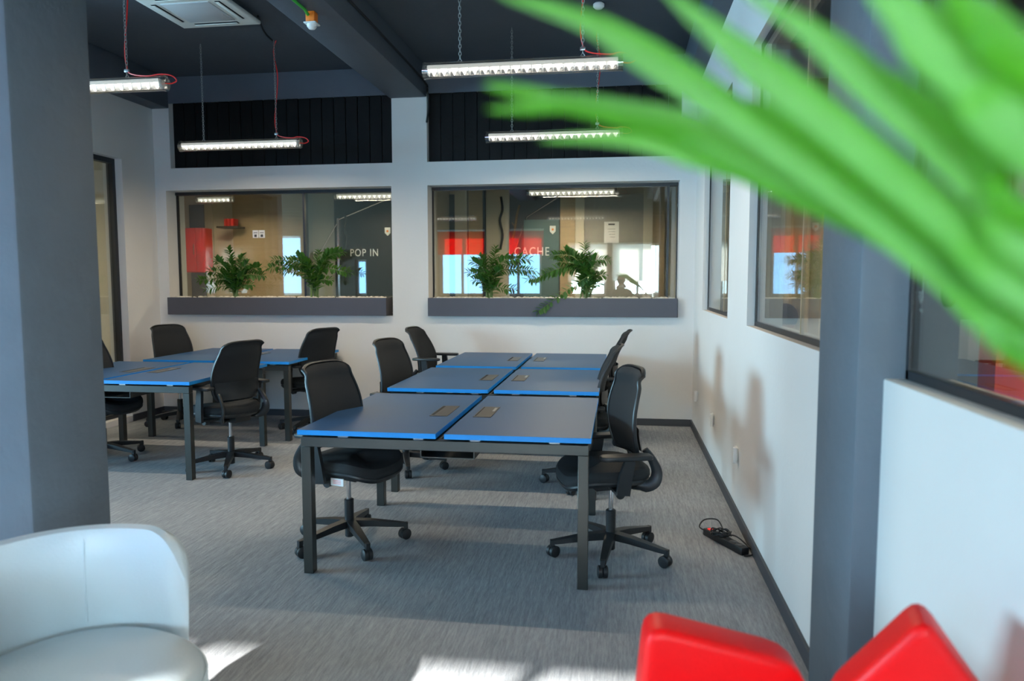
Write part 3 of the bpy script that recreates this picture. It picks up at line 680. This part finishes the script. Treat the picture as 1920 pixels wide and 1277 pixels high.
# ================================================================== OFFICE CHAIRS
def make_chair(label, loc, rz, lean, arm_z, star, lift=.0, group='black mesh office chairs'):
    t = thing('office_chair', label, 'chair', loc, rz, group)
    # star base, orientation independent of seat
    for k in range(5):
        a = R_(star+72*k)-rz; dx, dy = cos(a), sin(a)
        q = MB(); pts = [(dx*.02, dy*.02, .115), (dx*.12, dy*.12, .108), (dx*.27, dy*.27, .088), (dx*.318, dy*.318, .082)]
        q.sweep(pts, [(.026, .020), (.023, .018), (.017, .013), (.015, .010)], sq=True, up=(0, 0, 1))
        q.box(-.012, .012, -.012, .012, .058, .095, bev=.002, seg=1, M=Matrix.Translation((dx*.316, dy*.316, 0)) @ Matrix.Rotation(a, 4, 'Z'))
        lg = q.obj('leg', M_chairp, t)
        a2 = a+R_(random.Random(k*7+int(star)).uniform(50, 130)); ax = Vector((cos(a2), sin(a2), 0))
        c0 = Vector((dx*.318, dy*.318, .031)) + Vector((-sin(a2), cos(a2), 0))*.010
        q = MB()
        for s_ in (-1, 1):
            q.sweep([c0+ax*s_*.001, c0+ax*s_*.004, c0+ax*s_*.022, c0+ax*s_*.026], [.027, .031, .031, .024], 18)
        q.sweep([c0-ax*.012, c0+ax*.012], .012, 10); q.sweep([c0+Vector((0, 0, .0)), Vector((dx*.318, dy*.318, .06))], .009, 8)
        q.obj('caster', M_wheel, lg)
    MB().lathe([(.030, .095), (.036, .10), (.036, .13), (.029, .135)], 20).obj('hub', M_chairp, t)
    MB().lathe([(.020, .035), (.025, .04), (.027, .25), (.022, .255)], 18).obj('gas_lift_sleeve', M_chairp, t)
    MB().cyl((0, 0, .25), (0, 0, .40), .013, 16).obj('gas_lift', M_chrome, t)
    # mechanism
    q = MB(); q.prism([(-.15, .385), (.10, .375), (.13, .40), (.13, .43), (-.16, .43)], 'x', -.075, .075, bev=.008)
    q.obj('tilt_mechanism', M_chairp, t)
    q = MB(); q.sweep([(.07, .03, .40), (.20, .03, .40)], .007, 8); q.sweep([(.19, .03, .40), (.225, .03, .40)], [.022, .024], 16)
    q.sweep([(-.07, .02, .40), (-.20, .02, .40)], .007, 8); q.sweep([(-.19, .02, .40), (-.225, .02, .40)], [.022, .024], 16)
    q.obj('adjuster_knob', M_chairp, t)
    # seat: shell and cushion with a rounded waterfall outline
    def outline(w_, d_, yc, n=40, e=3.2):
        out = []
        for k in range(n):
            a = 2*pi*k/n; cx, sx = cos(a), sin(a)
            x = w_*abs(cx)**(2/e)*(1 if cx > 0 else -1); y = d_*abs(sx)**(2/e)*(1 if sx > 0 else -1)
            out.append((x*(1-.10*(y < 0)*abs(y)/d_), y+yc))
        return out
    def pad(rows):
        q_ = MB(); rr = []
        for s_, z in rows:
            rr.append([(x*s_, (y-.05)*s_+.05, z - .035*max(0, (y-.14)/.14)**2 + .012*(abs(x)/.24)**2) for x, y in outline(.240, .235, .05)])
        q_.grid(rr, close=True)
        c0_, c1_ = q_.bm.verts.new((0, .05, rows[0][1])), q_.bm.verts.new((0, .05, rows[-1][1]))
        q_.bm.verts.ensure_lookup_table(); n = 40
        for k in range(n):
            f1 = q_.bm.faces.new((q_.bm.verts[(k+1) % n], q_.bm.verts[k], c0_)); f2 = q_.bm.faces.new((q_.bm.verts[(len(rows)-1)*n+k], q_.bm.verts[(len(rows)-1)*n+(k+1) % n], c1_)); f1.smooth = f2.smooth = True
        return q_
    pad([(.80, .425), (.93, .428), (.99, .445), (.985, .455)]).obj('seat_shell', M_chairp, t)
    pad([(.97, .455), (1.0, .470), (.995, .492), (.96, .507), (.88, .514), (.55, .517), (.2, .517)]).obj('seat', M_chairf, t)
    # backrest
    def bk(u, v):          # u across -1..1, v up 0..1 ; returns centre surface point
        z = .56 + v*.46
        w_ = (.200+.018*sin(pi*min(1, v*1.15))) * (1-.10*v**3)
        if v < .12: w_ *= .86+.14*(v/.12)**.6
        y = -.125 + .035*sin(pi*min(v*1.25, 1)) - lean*v**1.25 - (.026*max(0, (v-.9)/.1)**2)
        x = u*w_; y += .038*u*u
        if v > .8: z -= .026*abs(u)**5*((v-.8)/.2)
        return Vector((x, y, z))
    NU, NV = 14, 22
    us = [-1+2*i/NU for i in range(NU+1)]; vs_ = [j/NV for j in range(NV+1)]
    q = MB(); th = .011
    for s_, flip in ((1, False), (-1, True)):
        rows = []
        for v in vs_:
            row = []
            for u in us:
                p = bk(u*.97, .015+v*.97); e_ = 1-(abs(u)**6); row.append(p+Vector((0, s_*th*(.35+.65*e_), 0)))
            rows.append(row if flip else row[::-1])
        q.grid(rows)
    q.obj('backrest', M_chairf, t)
    q = MB(); loop = [bk(-1, v) for v in vs_] + [bk(u, 1) for u in us[1:-1]] + [bk(1, v) for v in vs_[::-1]] + [bk(u, 0) for u in us[::-1][1:-1]]
    loop.append(loop[0]); q.sweep(loop, [(.007, .011)]*len(loop), 8, caps=False, up=(0, 1, 0))
    q.obj('back_frame', M_chairp, t)
    # lower back shell and curved support arm
    q = MB(); rows = []
    for v in [i/8 for i in range(9)]:
        rows.append([bk(u*.95, .02+v*.30) + Vector((0, -.022-.012*(1-u*u), 0)) for u in us])
    q.grid(rows); q.grid([r_[::-1] for r_ in rows]); q.obj('lumbar_shell', M_chairp, t)
    q = MB()
    for s_ in (-1, 1):
        pts = smooth_curve([(s_*.05, -.05, .405), (s_*.15, -.10, .410), (s_*.195, -.160, .44), (s_*.200, -.180, .50), (s_*.196, -.155, .565), (s_*.188, -.118, .62)], 5)
        n = len(pts); q.sweep(pts, [(.013, .034-.030*abs(i/(n-1)-.45)) for i in range(n)], 10, up=(s_*.55, -.8, 0))
    q.obj('back_support', M_chairp, t)
    for s_ in (-1, 1):
        q = MB(); q.sweep([(s_*.10, .03, .415), (s_*.235, .03, .415)], (.028, .010), sq=True, up=(0, 0, 1)) if False else None
        q = MB(); q.box(min(s_*.10, s_*.262), max(s_*.10, s_*.262), -.015, .055, .408, .424, bev=.004)
        q.sweep([(s_*.262, .02, .408), (s_*.268, .01, .50), (s_*.272, -.012, arm_z-.012)], [(.034, .010), (.034, .011), (.026, .012)], sq=True, up=(s_*1, 0, 0))
        ar = q.obj('armrest', M_chairp, t)
        q = MB(); q.prism([(-.042, -.13), (-.03, -.145), (.03, -.145), (.042, -.13), (.045, .05), (.038, .10), (.02, .118), (-.02, .118), (-.038, .10), (-.045, .05)], 'z', arm_z-.012, arm_z+.012, bev=.007, M=Matrix.Translation((s_*.262, .02, 0)))
        q.obj('arm_pad', M_chairp, ar)
    return t
G1 = 'black office chairs at the centre bench'; G2 = 'black office chairs at the left benches'
c1 = make_chair('black office chair with white tag, left of the front desk', (-1.50, 3.86, 0), R_(-107), .04, .66, 20, group=G1)
o = MB().box(.135, .142, -.06, .02, .40, .44, bev=.001, seg=1).obj('paper_tag', M_paper, c1); o['label'] = 'white paper tag with red print'
o.matrix_local = Matrix.Translation((.09, .12, -.002)) @ Matrix.Rotation(.05, 4, 'Z')
for k in range(3):
    MB().box(.1422, .1426, -.045, .005, .428-.008*k, .430-.008*k).obj('tag_print', M_cab, o)
make_chair('black office chair left of the middle centre desk', (-1.66, 5.5, 0), R_(-106), .05, .62, 2, group=G1)
make_chair('reclined black office chair with raised armrests, left of the rear centre desk', (-1.78, 6.95, 0), R_(-97), .12, .735, 0, group=G1)
make_chair('black office chair right of the front desk, nearest the power strip', (-.035, 3.87, 0), R_(108), -.005, .60, 48, group=G1)
make_chair('black office chair seen edge-on, right of the middle centre desk', (-.225, 5.25, 0), R_(92), .10, .60, 180, group=G1)
make_chair('black office chair seen edge-on, farthest on the right against the back wall', (-.16, 6.8, 0), R_(90), .12, .60, 10, group=G1)
make_chair('black office chair showing its back, right of the left front bench', (-3.03, 5.31, 0), R_(68), .08, .67, 4, group=G2)
make_chair('black office chair mostly hidden by the left column', (-4.25, 5.45, 0), R_(-95), .06, .62, -10, group=G2)
make_chair('black office chair in the left rear corner by the glass wall', (-4.52, 6.95, 0), R_(-113), .06, .62, 10, group=G2)
make_chair('black office chair right of the left rear bench under the planter', (-3.02, 6.85, 0), R_(63), .09, .66, 190, group=G2)

# ================================================================== POWER STRIP
t = thing('power_strip', 'black power strip with red switch and coiled cable on carpet', 'power strip', (.60, 4.125, 0), math.atan2(3.983-4.28, .68-.515))
q = MB(); q.box(-.175, .175, -.026, .026, 0, .042, bev=.007); q.obj('housing', M_rubber, t)
MB().box(-.15, -.125, -.013, .013, .040, .047, bev=.003).obj('switch', M_redsw, t)
for k in range(5):
    q = MB(); q.lathe([(.021, .0422), (.021, .0435), (.017, .0435), (.016, .043)], 18, M=Matrix.Translation((-.085+.052*k, 0, 0)))
    q.use(M_dark) if False else None
    q.obj('socket', mat('socket_dark', (.03, .03, .032), .3), t)
q = MB(); pts = [(-.175, 0, .02), (-.23, -.01, .03), (-.25, .04, .06), (-.2, .09, .07), (-.12, .07, .05), (-.07, .03, .06)]
for k in range(28):
    a = 2*pi*k/7.0; pts.append((-.04+.05*cos(a)*(1+.2*sin(k*1.7)), .0+.045*sin(a)+.008*sin(k), .056+.014*sin(k*2.1)))
pts += [(.02, .05, .05), (.1, .06, .03), (.18, .05, .01), (.2, .01, .006), (.19, -.02, .006)]
q.sweep(smooth_curve(pts, 5), .0042, 7); q.obj('cable', M_rubber, t)

# ================================================================== LOUNGE SEATS
t = thing('tub_armchair', 'white leather tub armchair with round seat, lower left corner', 'armchair', (-1.445, 1.69, 0), R_(-100))
def tub():
    # local: opening faces +Y ; back shell wraps from angle -a to a around -Y
    q = MB(); n = 72; a0 = R_(97)
    Ro, th = .398, .072
    rows = []
    for i in range(n+1):
        f = -1+2*i/n; a = -pi/2+f*a0
        top = .722 - .02*abs(f)**3 ; e_ = max(0, (abs(f)-.80)/.20); top -= .13*(1-(1-e_*e_)**.5)
        T = th*(1-.25*e_*e_); ring = []
        zb = .34
        prof = [(Ro-.02, zb), (Ro-.008, .38), (Ro+.008, .48), (Ro+.016, top-.07), (Ro+.004, top-.022), (Ro-.03, top), (Ro-.055, top-.006), (Ro-T+.004, top-.035), (Ro-T-.008, top-.11), (Ro-T-.004, .48), (Ro-T+.01, .40), (Ro-T+.01, zb)]
        k_ = max(0, (abs(f)-.93)/.07); cl = (1-(1-k_*k_)**.5)*.8; rm = Ro-T*.42
        for r_, z in prof:
            r_ = rm+(r_-rm)*(1-cl); z = z-(.02*cl if z > .45 else 0); ring.append((r_*cos(a), r_*sin(a), z))
        rows.append(ring)
    q.grid(rows, close=True)
    q.bm.verts.ensure_lookup_table()
    m = len(rows[0])
    q.bm.faces.new([q.bm.verts[k] for k in range(m)]); q.bm.faces.new([q.bm.verts[n*m+k] for k in range(m)][::-1])
    return q
o = tub().obj('back_shell', M_arm, t, recalc=True)
for a in (-138,):
    q = MB(); aa = R_(a); Ri = .398-.072
    pts = [((Ri-.009+dr)*cos(aa), (Ri-.009+dr)*sin(aa), z) for dr, z in ((.006, .43), (.004, .48), (.000, .56), (.006, .665), (.028, .70), (.05, .709), (.075, .692), (.088, .65))]
    q.sweep(smooth_curve(pts, 3), .0022, 5); q.obj('seam', M_arm, t)
q = MB(); prof = [(.30, .12), (.355, .14), (.388, .20), (.398, .30), (.392, .36), (.372, .395), (.33, .420), (.20, .436), (.02, .442)]
q.lathe([(r_*.855, z) for r_, z in prof], 56); q.obj('seat', M_arm, t)
q = MB(); q.sweep([(.334*cos(a_), .334*sin(a_), .372) for a_ in [2*pi*k/48 for k in range(49)]], .004, 6, caps=False); q.obj('piping', M_arm, t)
q = MB(); q.lathe([(.24, .0), (.24, .02), (.05, .035), (.035, .05), (.035, .11), (.1, .118)], 32); q.obj('swivel_base', M_chrome, t)

def red_chair(label, loc, rz, poly, th=.11, seat=True):
    t_ = thing('lounge_chair', label, 'armchair', loc, rz, 'red leather lounge chairs')
    q_ = MB(); q_.prism(poly, 'y', -th/2, th/2, bev=.02, seg=4)
    bmesh.ops.translate(q_.bm, verts=q_.bm.verts[:], vec=(0, 0, 0))
    for v in q_.bm.verts: v.co.y += -.10*(v.co.z-.4)      # slight recline: far side leans back
    o_ = q_.obj('backrest', M_red, t_)
    q_ = MB(); q_.box(-.165, .165, -.46, -.02, .27, .42, bev=.045, seg=4); q_.obj('seat', M_red, t_)
    q_ = MB(); q_.box(-.15, .15, -.44, -.03, .20, .27, bev=.01); q_.obj('seat_frame', M_chairp, t_)
    for sx in (-.13, .13):
        for sy2 in (-.42, -.06): MB().cyl((sx*1.05, sy2, 0), (sx, sy2, .21), .012, 12, .016).obj('leg', M_chrome, t_)
    return t_
def rpoly(P, r=.04, n=4):
    out = []; N = len(P)
    for i in range(N):
        a, b_, c = Vector((*P[i-1], 0)), Vector((*P[i], 0)), Vector((*P[(i+1) % N], 0))
        rr = P_R.get(i, r); p0 = b_+(a-b_).normalized()*rr; p1 = b_+(c-b_).normalized()*rr
        for k in range(n+1):
            s_ = k/n; q_ = (1-s_)**2*p0+2*s_*(1-s_)*b_+s_*s_*p1; out.append((q_.x, q_.y))
    return out
P_R = {2: .075, 3: .05}
red_chair('red leather lounge chair, left of the two at the bottom edge', (.225, 1.62, 0), R_(4), rpoly([(-.20, .30), (.19, .30), (.175, .665), (-.165, .745)]))
P_R = {2: .07}
red_chair('red leather lounge chair with pointed back, right one beside the wall', (.575, 1.46, 0), R_(-14), rpoly([(-.155, .30), (.15, .30), (.15, .66), (.0, .875), (-.155, .66)]), th=.12)

# ================================================================== FOREGROUND PALM
crown = Vector((.52, .42, 1.22))
t = thing('potted_palm', 'blurred green palm leaves close to the camera, upper right', 'plant', (.50, .30, 0))
base = Vector(t.location)
LEAVES = [
 ([(930, -14), (1090, 35), (1180, 82), (1330, 178), (1450, 262), (1600, 372), (1780, 515), (1960, 660)], 50, .46, 0),
 ([(1235, -30), (1330, 50), (1406, 111), (1483, 168), (1549, 218), (1650, 300), (1800, 425), (1960, 570)], 54, .44, 0),
 ([(1385, -25), (1510, 52), (1593, 118), (1675, 192), (1757, 265), (1867, 375), (1980, 500)], 50, .43, 0),
 ([(912, 206), (990, 203), (1060, 194), (1165, 214), (1275, 234), (1362, 270), (1430, 305), (1538, 352), (1650, 413), (1757, 485), (1930, 590)], 42, .47, 1),
 ([(905, 158), (962, 170), (1045, 190), (1130, 206), (1230, 240)], 26, .475, 1),
 ([(1010, 262), (1127, 258), (1209, 264), (1297, 288), (1400, 318), (1483, 358), (1593, 402), (1700, 455), (1812, 520), (1960, 620)], 38, .48, 0),
 ([(1655, 126), (1730, 186), (1812, 250), (1867, 325), (1960, 430)], 32, .42, 1),
 ([(1690, 112), (1785, 178), (1894, 263), (1990, 360)], 26, .415, 1),
 ([(1610, -50), (1700, 25), (1757, 78), (1840, 150), (1960, 280)], 72, .40, 0),
 ([(1400, 182), (1538, 265), (1648, 333), (1757, 420), (1850, 490), (1960, 575)], 56, .45, 1),
 ([(1760, -40), (1850, 50), (1960, 150)], 50, .39, 1),
 ([(1560, 340), (1700, 450), (1830, 560), (1960, 690)], 38, .46, 1),
]
for pts, wpx, d_, k in LEAVES:
    W3 = [pxw(x, y, d_+.0*i) for i, (x, y) in enumerate(pts)]
    W3.append((W3[-1]+crown)/2+Vector((.02, -.01, .02))); W3.append(crown)
    c = smooth_curve(W3, 5); n = len(c)-1; W_ = wpx/F_PX*d_*1.2
    q = MB(); rows = []
    for i, p in enumerate(c):
        f = i/n; w_ = W_*.5*min(1, (f/.26)**.7 if f > 0 else .02)*(1 if f < .75 else 1-.7*(f-.75)/.25)
        tg = (c[min(i+1, n)]-c[max(i-1, 0)]).normalized(); view = (p-Vector((0, 0, CAM_H))).normalized()
        nrm = (-view - tg*(-view).dot(tg)).normalized(); nrm = (nrm + Vector((0, 0, .35 if k == 0 else -.15))).normalized()
        sd = tg.cross(nrm).normalized()
        rows.append([p-base+sd*w_-nrm*w_*.25, p-base, p-base-sd*w_-nrm*w_*.25])
    q.grid(rows); q.obj('leaf', M_palm2 if k else M_palm, t)
q = MB(); q.sweep(smooth_curve([(.03, .11, .25), (.03, .12, .8), (crown-base+Vector((0, 0, -.1))), crown-base+Vector((0, 0, .02))], 4), .022, 12); q.obj('trunk', M_trunk, t)
q = MB(); q.lathe([(.12, 0), (.125, .01), (.165, .30), (.17, .30), (.17, .32), (.155, .32), (.15, .28), (.02, .27)], 32, M=Matrix.Translation((.0, .1, 0))); q.obj('pot', M_pot, t)

# ================================================================== PEOPLE
def skin_body(name, joints, edges, radii, m, parent, lvl=2, root=0):
    me = bpy.data.meshes.new(name); me.from_pydata(joints, edges, []); o_ = bpy.data.objects.new(name, me); COL.objects.link(o_)
    o_.parent = parent; me.materials.append(m)
    md = o_.modifiers.new('skin', 'SKIN'); md.use_smooth_shade = True
    for i, r_ in enumerate(radii):
        v = me.skin_vertices[0].data[i]; v.radius = (r_, r_) if not isinstance(r_, tuple) else r_; v.use_root = (i == root)
    s2 = o_.modifiers.new('sub', 'SUBSURF'); s2.levels = lvl; s2.render_levels = lvl
    return o_
def head(parent, c, yaw, skin=True):
    """head with face, ears and hair; c centre, facing local +Y turned by yaw"""
    M = Matrix.Translation(c) @ Matrix.Rotation(yaw, 4, 'Z')
    q_ = MB(); q_.sphere((0, 0, 0), .1, (.76, .92, 1.12), 24, 18)
    for v in q_.bm.verts:
        if v.co.z < 0: v.co.x *= 1+.9*v.co.z; v.co.y += -.12*v.co.z*(1 if v.co.y > 0 else -.3)
    q_.sphere((0, .098, -.012), .016, (.8, 1.1, 1.5), 10, 8)                  # nose
    q_.sphere((0, .088, -.055), .018, (1.3, .5, .35), 10, 6)                # mouth
    for s_ in (-1, 1): q_.sphere((s_*.076, .0, -.005), .022, (.35, .8, 1.3), 10, 8)
    q_.xf(M); h_ = q_.obj('head', M_skin, parent)
    q_ = MB()
    for s_ in (-1, 1): q_.sphere((s_*.028, .083, .012), .010, (1.2, .6, .7), 8, 6)
    q_.xf(M); q_.obj('eyes', M_hair, h_)
    q_ = MB(); q_.sphere((0, -.014, .03), .108, (.80, .93, 1.0), 24, 16)
    bmesh.ops.delete(q_.bm, geom=[v for v in q_.bm.verts if v.co.z < -.045 or (v.co.y > .055 and v.co.z < .075)], context='VERTS')
    q_.xf(M); q_.obj('hair', M_hair, h_)
def hand(parent, wrist, dir_, m=M_skin):
    d_ = Vector(dir_).normalized(); sd = d_.cross(Vector((0, 0, 1))).normalized(); up_ = sd.cross(d_)
    w0 = Vector(wrist); J = [w0, w0+d_*.045, w0+d_*.085]; E_ = [(0, 1), (1, 2)]; Rr = [.026, (.036, .016), (.036, .014)]
    for i, (o_, L) in enumerate(((-.027, .062), (-.009, .072), (.009, .068), (.026, .052))):
        b0 = w0+d_*.085+sd*o_; b1 = b0+d_*L*.5-up_*.006; b2 = b1+d_*L*.35-up_*.02; k = len(J)
        J += [b0, b1, b2]; E_ += [(2, k), (k, k+1), (k+1, k+2)]; Rr += [.0095, .0085, .007]
    k = len(J); J += [w0+d_*.03+sd*-.035, w0+d_*.065+sd*-.055-up_*.01]; E_ += [(1, k), (k, k+1)]; Rr += [.011, .009]
    return skin_body('hand', J, E_, Rr, m, parent, 1)
def person(label, loc, rz, J, top, low, hy):
    t_ = thing('person', label, 'person', loc, rz)
    names = list(J); idx = {n: i for i, n in enumerate(names)}
    E_ = [('pelvis', 'waist'), ('waist', 'chest'), ('chest', 'neckb'), ('neckb', 'neck'), ('chest', 'shL'), ('shL', 'elL'), ('elL', 'wrL'), ('chest', 'shR'), ('shR', 'elR'), ('elR', 'wrR'), ('pelvis', 'hpL'), ('hpL', 'knL'), ('knL', 'anL'), ('anL', 'toL'), ('pelvis', 'hpR'), ('hpR', 'knR'), ('knR', 'anR'), ('anR', 'toR')]
    rad = dict(pelvis=(.15, .11), waist=(.135, .10), chest=(.155, .11), neckb=(.075, .065), neck=(.055, .055), sh=.062, el=.045, wr=.030, hp=.085, kn=.060, an=.042, to=.038)
    def pick(keys): return [J[k] for k in keys]
    body = skin_body('body', [J[k] for k in names], [(idx[a], idx[b_]) for a, b_ in E_], [rad.get(k, rad.get(k[:2], .05)) for k in names], top, t_)
    leg_keys = ['pelvis', 'hpL', 'knL', 'anL', 'hpR', 'knR', 'anR']; li = {k: i for i, k in enumerate(leg_keys)}
    skin_body('trousers', pick(leg_keys), [(0, 1), (1, 2), (2, 3), (0, 4), (4, 5), (5, 6)], [(.158, .118), .093, .068, .052, .093, .068, .052], low, t_)
    head(t_, Vector(J['neck'])+Vector((0, .02, .10)), hy)
    for s_ in 'LR': hand(t_, J['wr'+s_], Vector(J['wr'+s_])-Vector(J['el'+s_]))
    return t_
# the photographer whose silhouette shows in the back glass
J = dict(pelvis=(0, 0, .86), waist=(0, .0, .98), chest=(0, .02, 1.17), neckb=(0, .03, 1.30), neck=(0, .04, 1.36),
         shL=(-.18, .02, 1.25), elL=(-.24, .10, 1.02), wrL=(-.09, .27, 1.30), shR=(.18, .02, 1.25), elR=(.25, .10, 1.04), wrR=(.10, .26, 1.32),
         hpL=(-.09, 0, .82), knL=(-.11, .06, .44), anL=(-.11, 0, .06), toL=(-.13, .14, .04), hpR=(.09, 0, .82), knR=(.11, .06, .44), anR=(.11, 0, .06), toR=(.13, .14, .04))
person('person behind the camera in a taupe sweater, mirrored in the back glass', (.03, -.46, 0), 0, J, M_shirt2, M_trouser, 0)
t = thing('photo_camera', 'black photo camera held up to the face of the person', 'camera', (.02, -.045, 1.46))
MB().box(-.065, .065, -.06, -.015, -.045, .045, bev=.008).obj('camera_body', M_rubber, t)
MB().sweep([(0, -.015, 0), (0, .0, 0)], .034, 24).obj('camera_lens', M_rubber, t)
# seated person in the right-hand room
J = dict(pelvis=(0, 0, .50), waist=(0, .03, .64), chest=(0, .10, .86), neckb=(0, .15, 1.0), neck=(0, .18, 1.05),
         shL=(-.17, .10, .95), elL=(-.24, .25, .78), wrL=(-.12, .45, .79), shR=(.17, .10, .95), elR=(.24, .25, .78), wrR=(.12, .45, .79),
         hpL=(-.09, .02, .48), knL=(-.12, .42, .50), anL=(-.12, .40, .08), toL=(-.12, .54, .05), hpR=(.09, .02, .48), knR=(.12, .42, .50), anR=(.12, .40, .08), toR=(.12, .54, .05))
person('seated person with short dark hair behind the right wall glass', (1.50, 6.15, 0), R_(55), J, M_shirt, M_trouser, 0)
t = thing('stool', 'dark stool under the seated person in the side room', 'stool', (1.50, 6.12, 0))
MB().lathe([(.16, .385), (.18, .39), (.18, .41), (.15, .42)], 24).obj('seat', M_chairp, t)
for k in range(4):
    a = pi/4+k*pi/2; MB().cyl((.17*cos(a), .17*sin(a), 0), (.12*cos(a), .12*sin(a), .386), .012, 10).obj('leg', M_chairp, t)
struct(MB().box(XR+.2, 3.5, 7.30, 7.40, 0, HC).obj('wall_side_end', M_beige2))
rows = []
for z in (2.95, 2.0, 1.0, .05):
    rows.append([(1.0+2.3*i/160, 7.18+.035*sin(i*.62+.2*z)+.01*sin(i*1.7), z) for i in range(161)])
o = MB().grid(rows).obj('curtain', mat('beige_curtain_cloth', (.50, .43, .31), .9, noise=.1)); tag(o, 'long beige curtain at the far end of the right side room', 'curtain')
sm = o.modifiers.new('thick', 'SOLIDIFY'); sm.thickness = .006
MB().cyl((.98, 7.18, 2.97), (3.35, 7.18, 2.97), .015, 10).obj('curtain_rod', M_chairp, o)
t = thing('meeting_table', 'white meeting table in the right side room', 'table', (1.5, 5.1, 0), 0)
MB().box(-.42, .9, -1.2, .75, .715, .745, bev=.004).obj('tabletop', M_whitep, t)
for sx in (-.38, .82):
    for sy2 in (-1.1, .68): MB().box(sx, sx+.05, sy2, sy2+.05, 0, .715).obj('leg', M_deskm, t)
# red coat on a stand seen through the near right glass
t = thing('coat_stand', 'slim black coat stand behind the near right glass', 'coat stand', (1.22, 2.62, 0))
MB().cyl((0, 0, .03), (0, 0, 1.75), .016, 12).obj('pole', M_chairp, t); MB().lathe([(.17, 0), (.17, .02), (.03, .04), (.02, .05)], 28).obj('base', M_chairp, t)
for k in range(4):
    a = k*pi/2+.4; MB().sweep(smooth_curve([(0, 0, 1.66), (.07*cos(a), .07*sin(a), 1.62), (.12*cos(a), .12*sin(a), 1.70)], 4), .008, 6).obj('hook', M_chairp, t)
rows = []
for i in range(15):
    z = 1.66-.9*i/14; f = i/14; ring = []
    for k in range(40):
        a = 2*pi*k/40; r_ = (.05+.14*min(1, f*3)**.6+.03*f)*(1+.13*f*sin(6*a+1.5*f)+.05*sin(11*a)); ring.append((r_*cos(a)*.75, r_*sin(a), z-1.2+1.2))
    rows.append(ring)
o = MB().grid(rows, close=True).obj('hanging_coat', M_coat); o.location = (1.22, 2.62, 0); tag(o, 'red coat hanging behind the near right glass', 'coat')
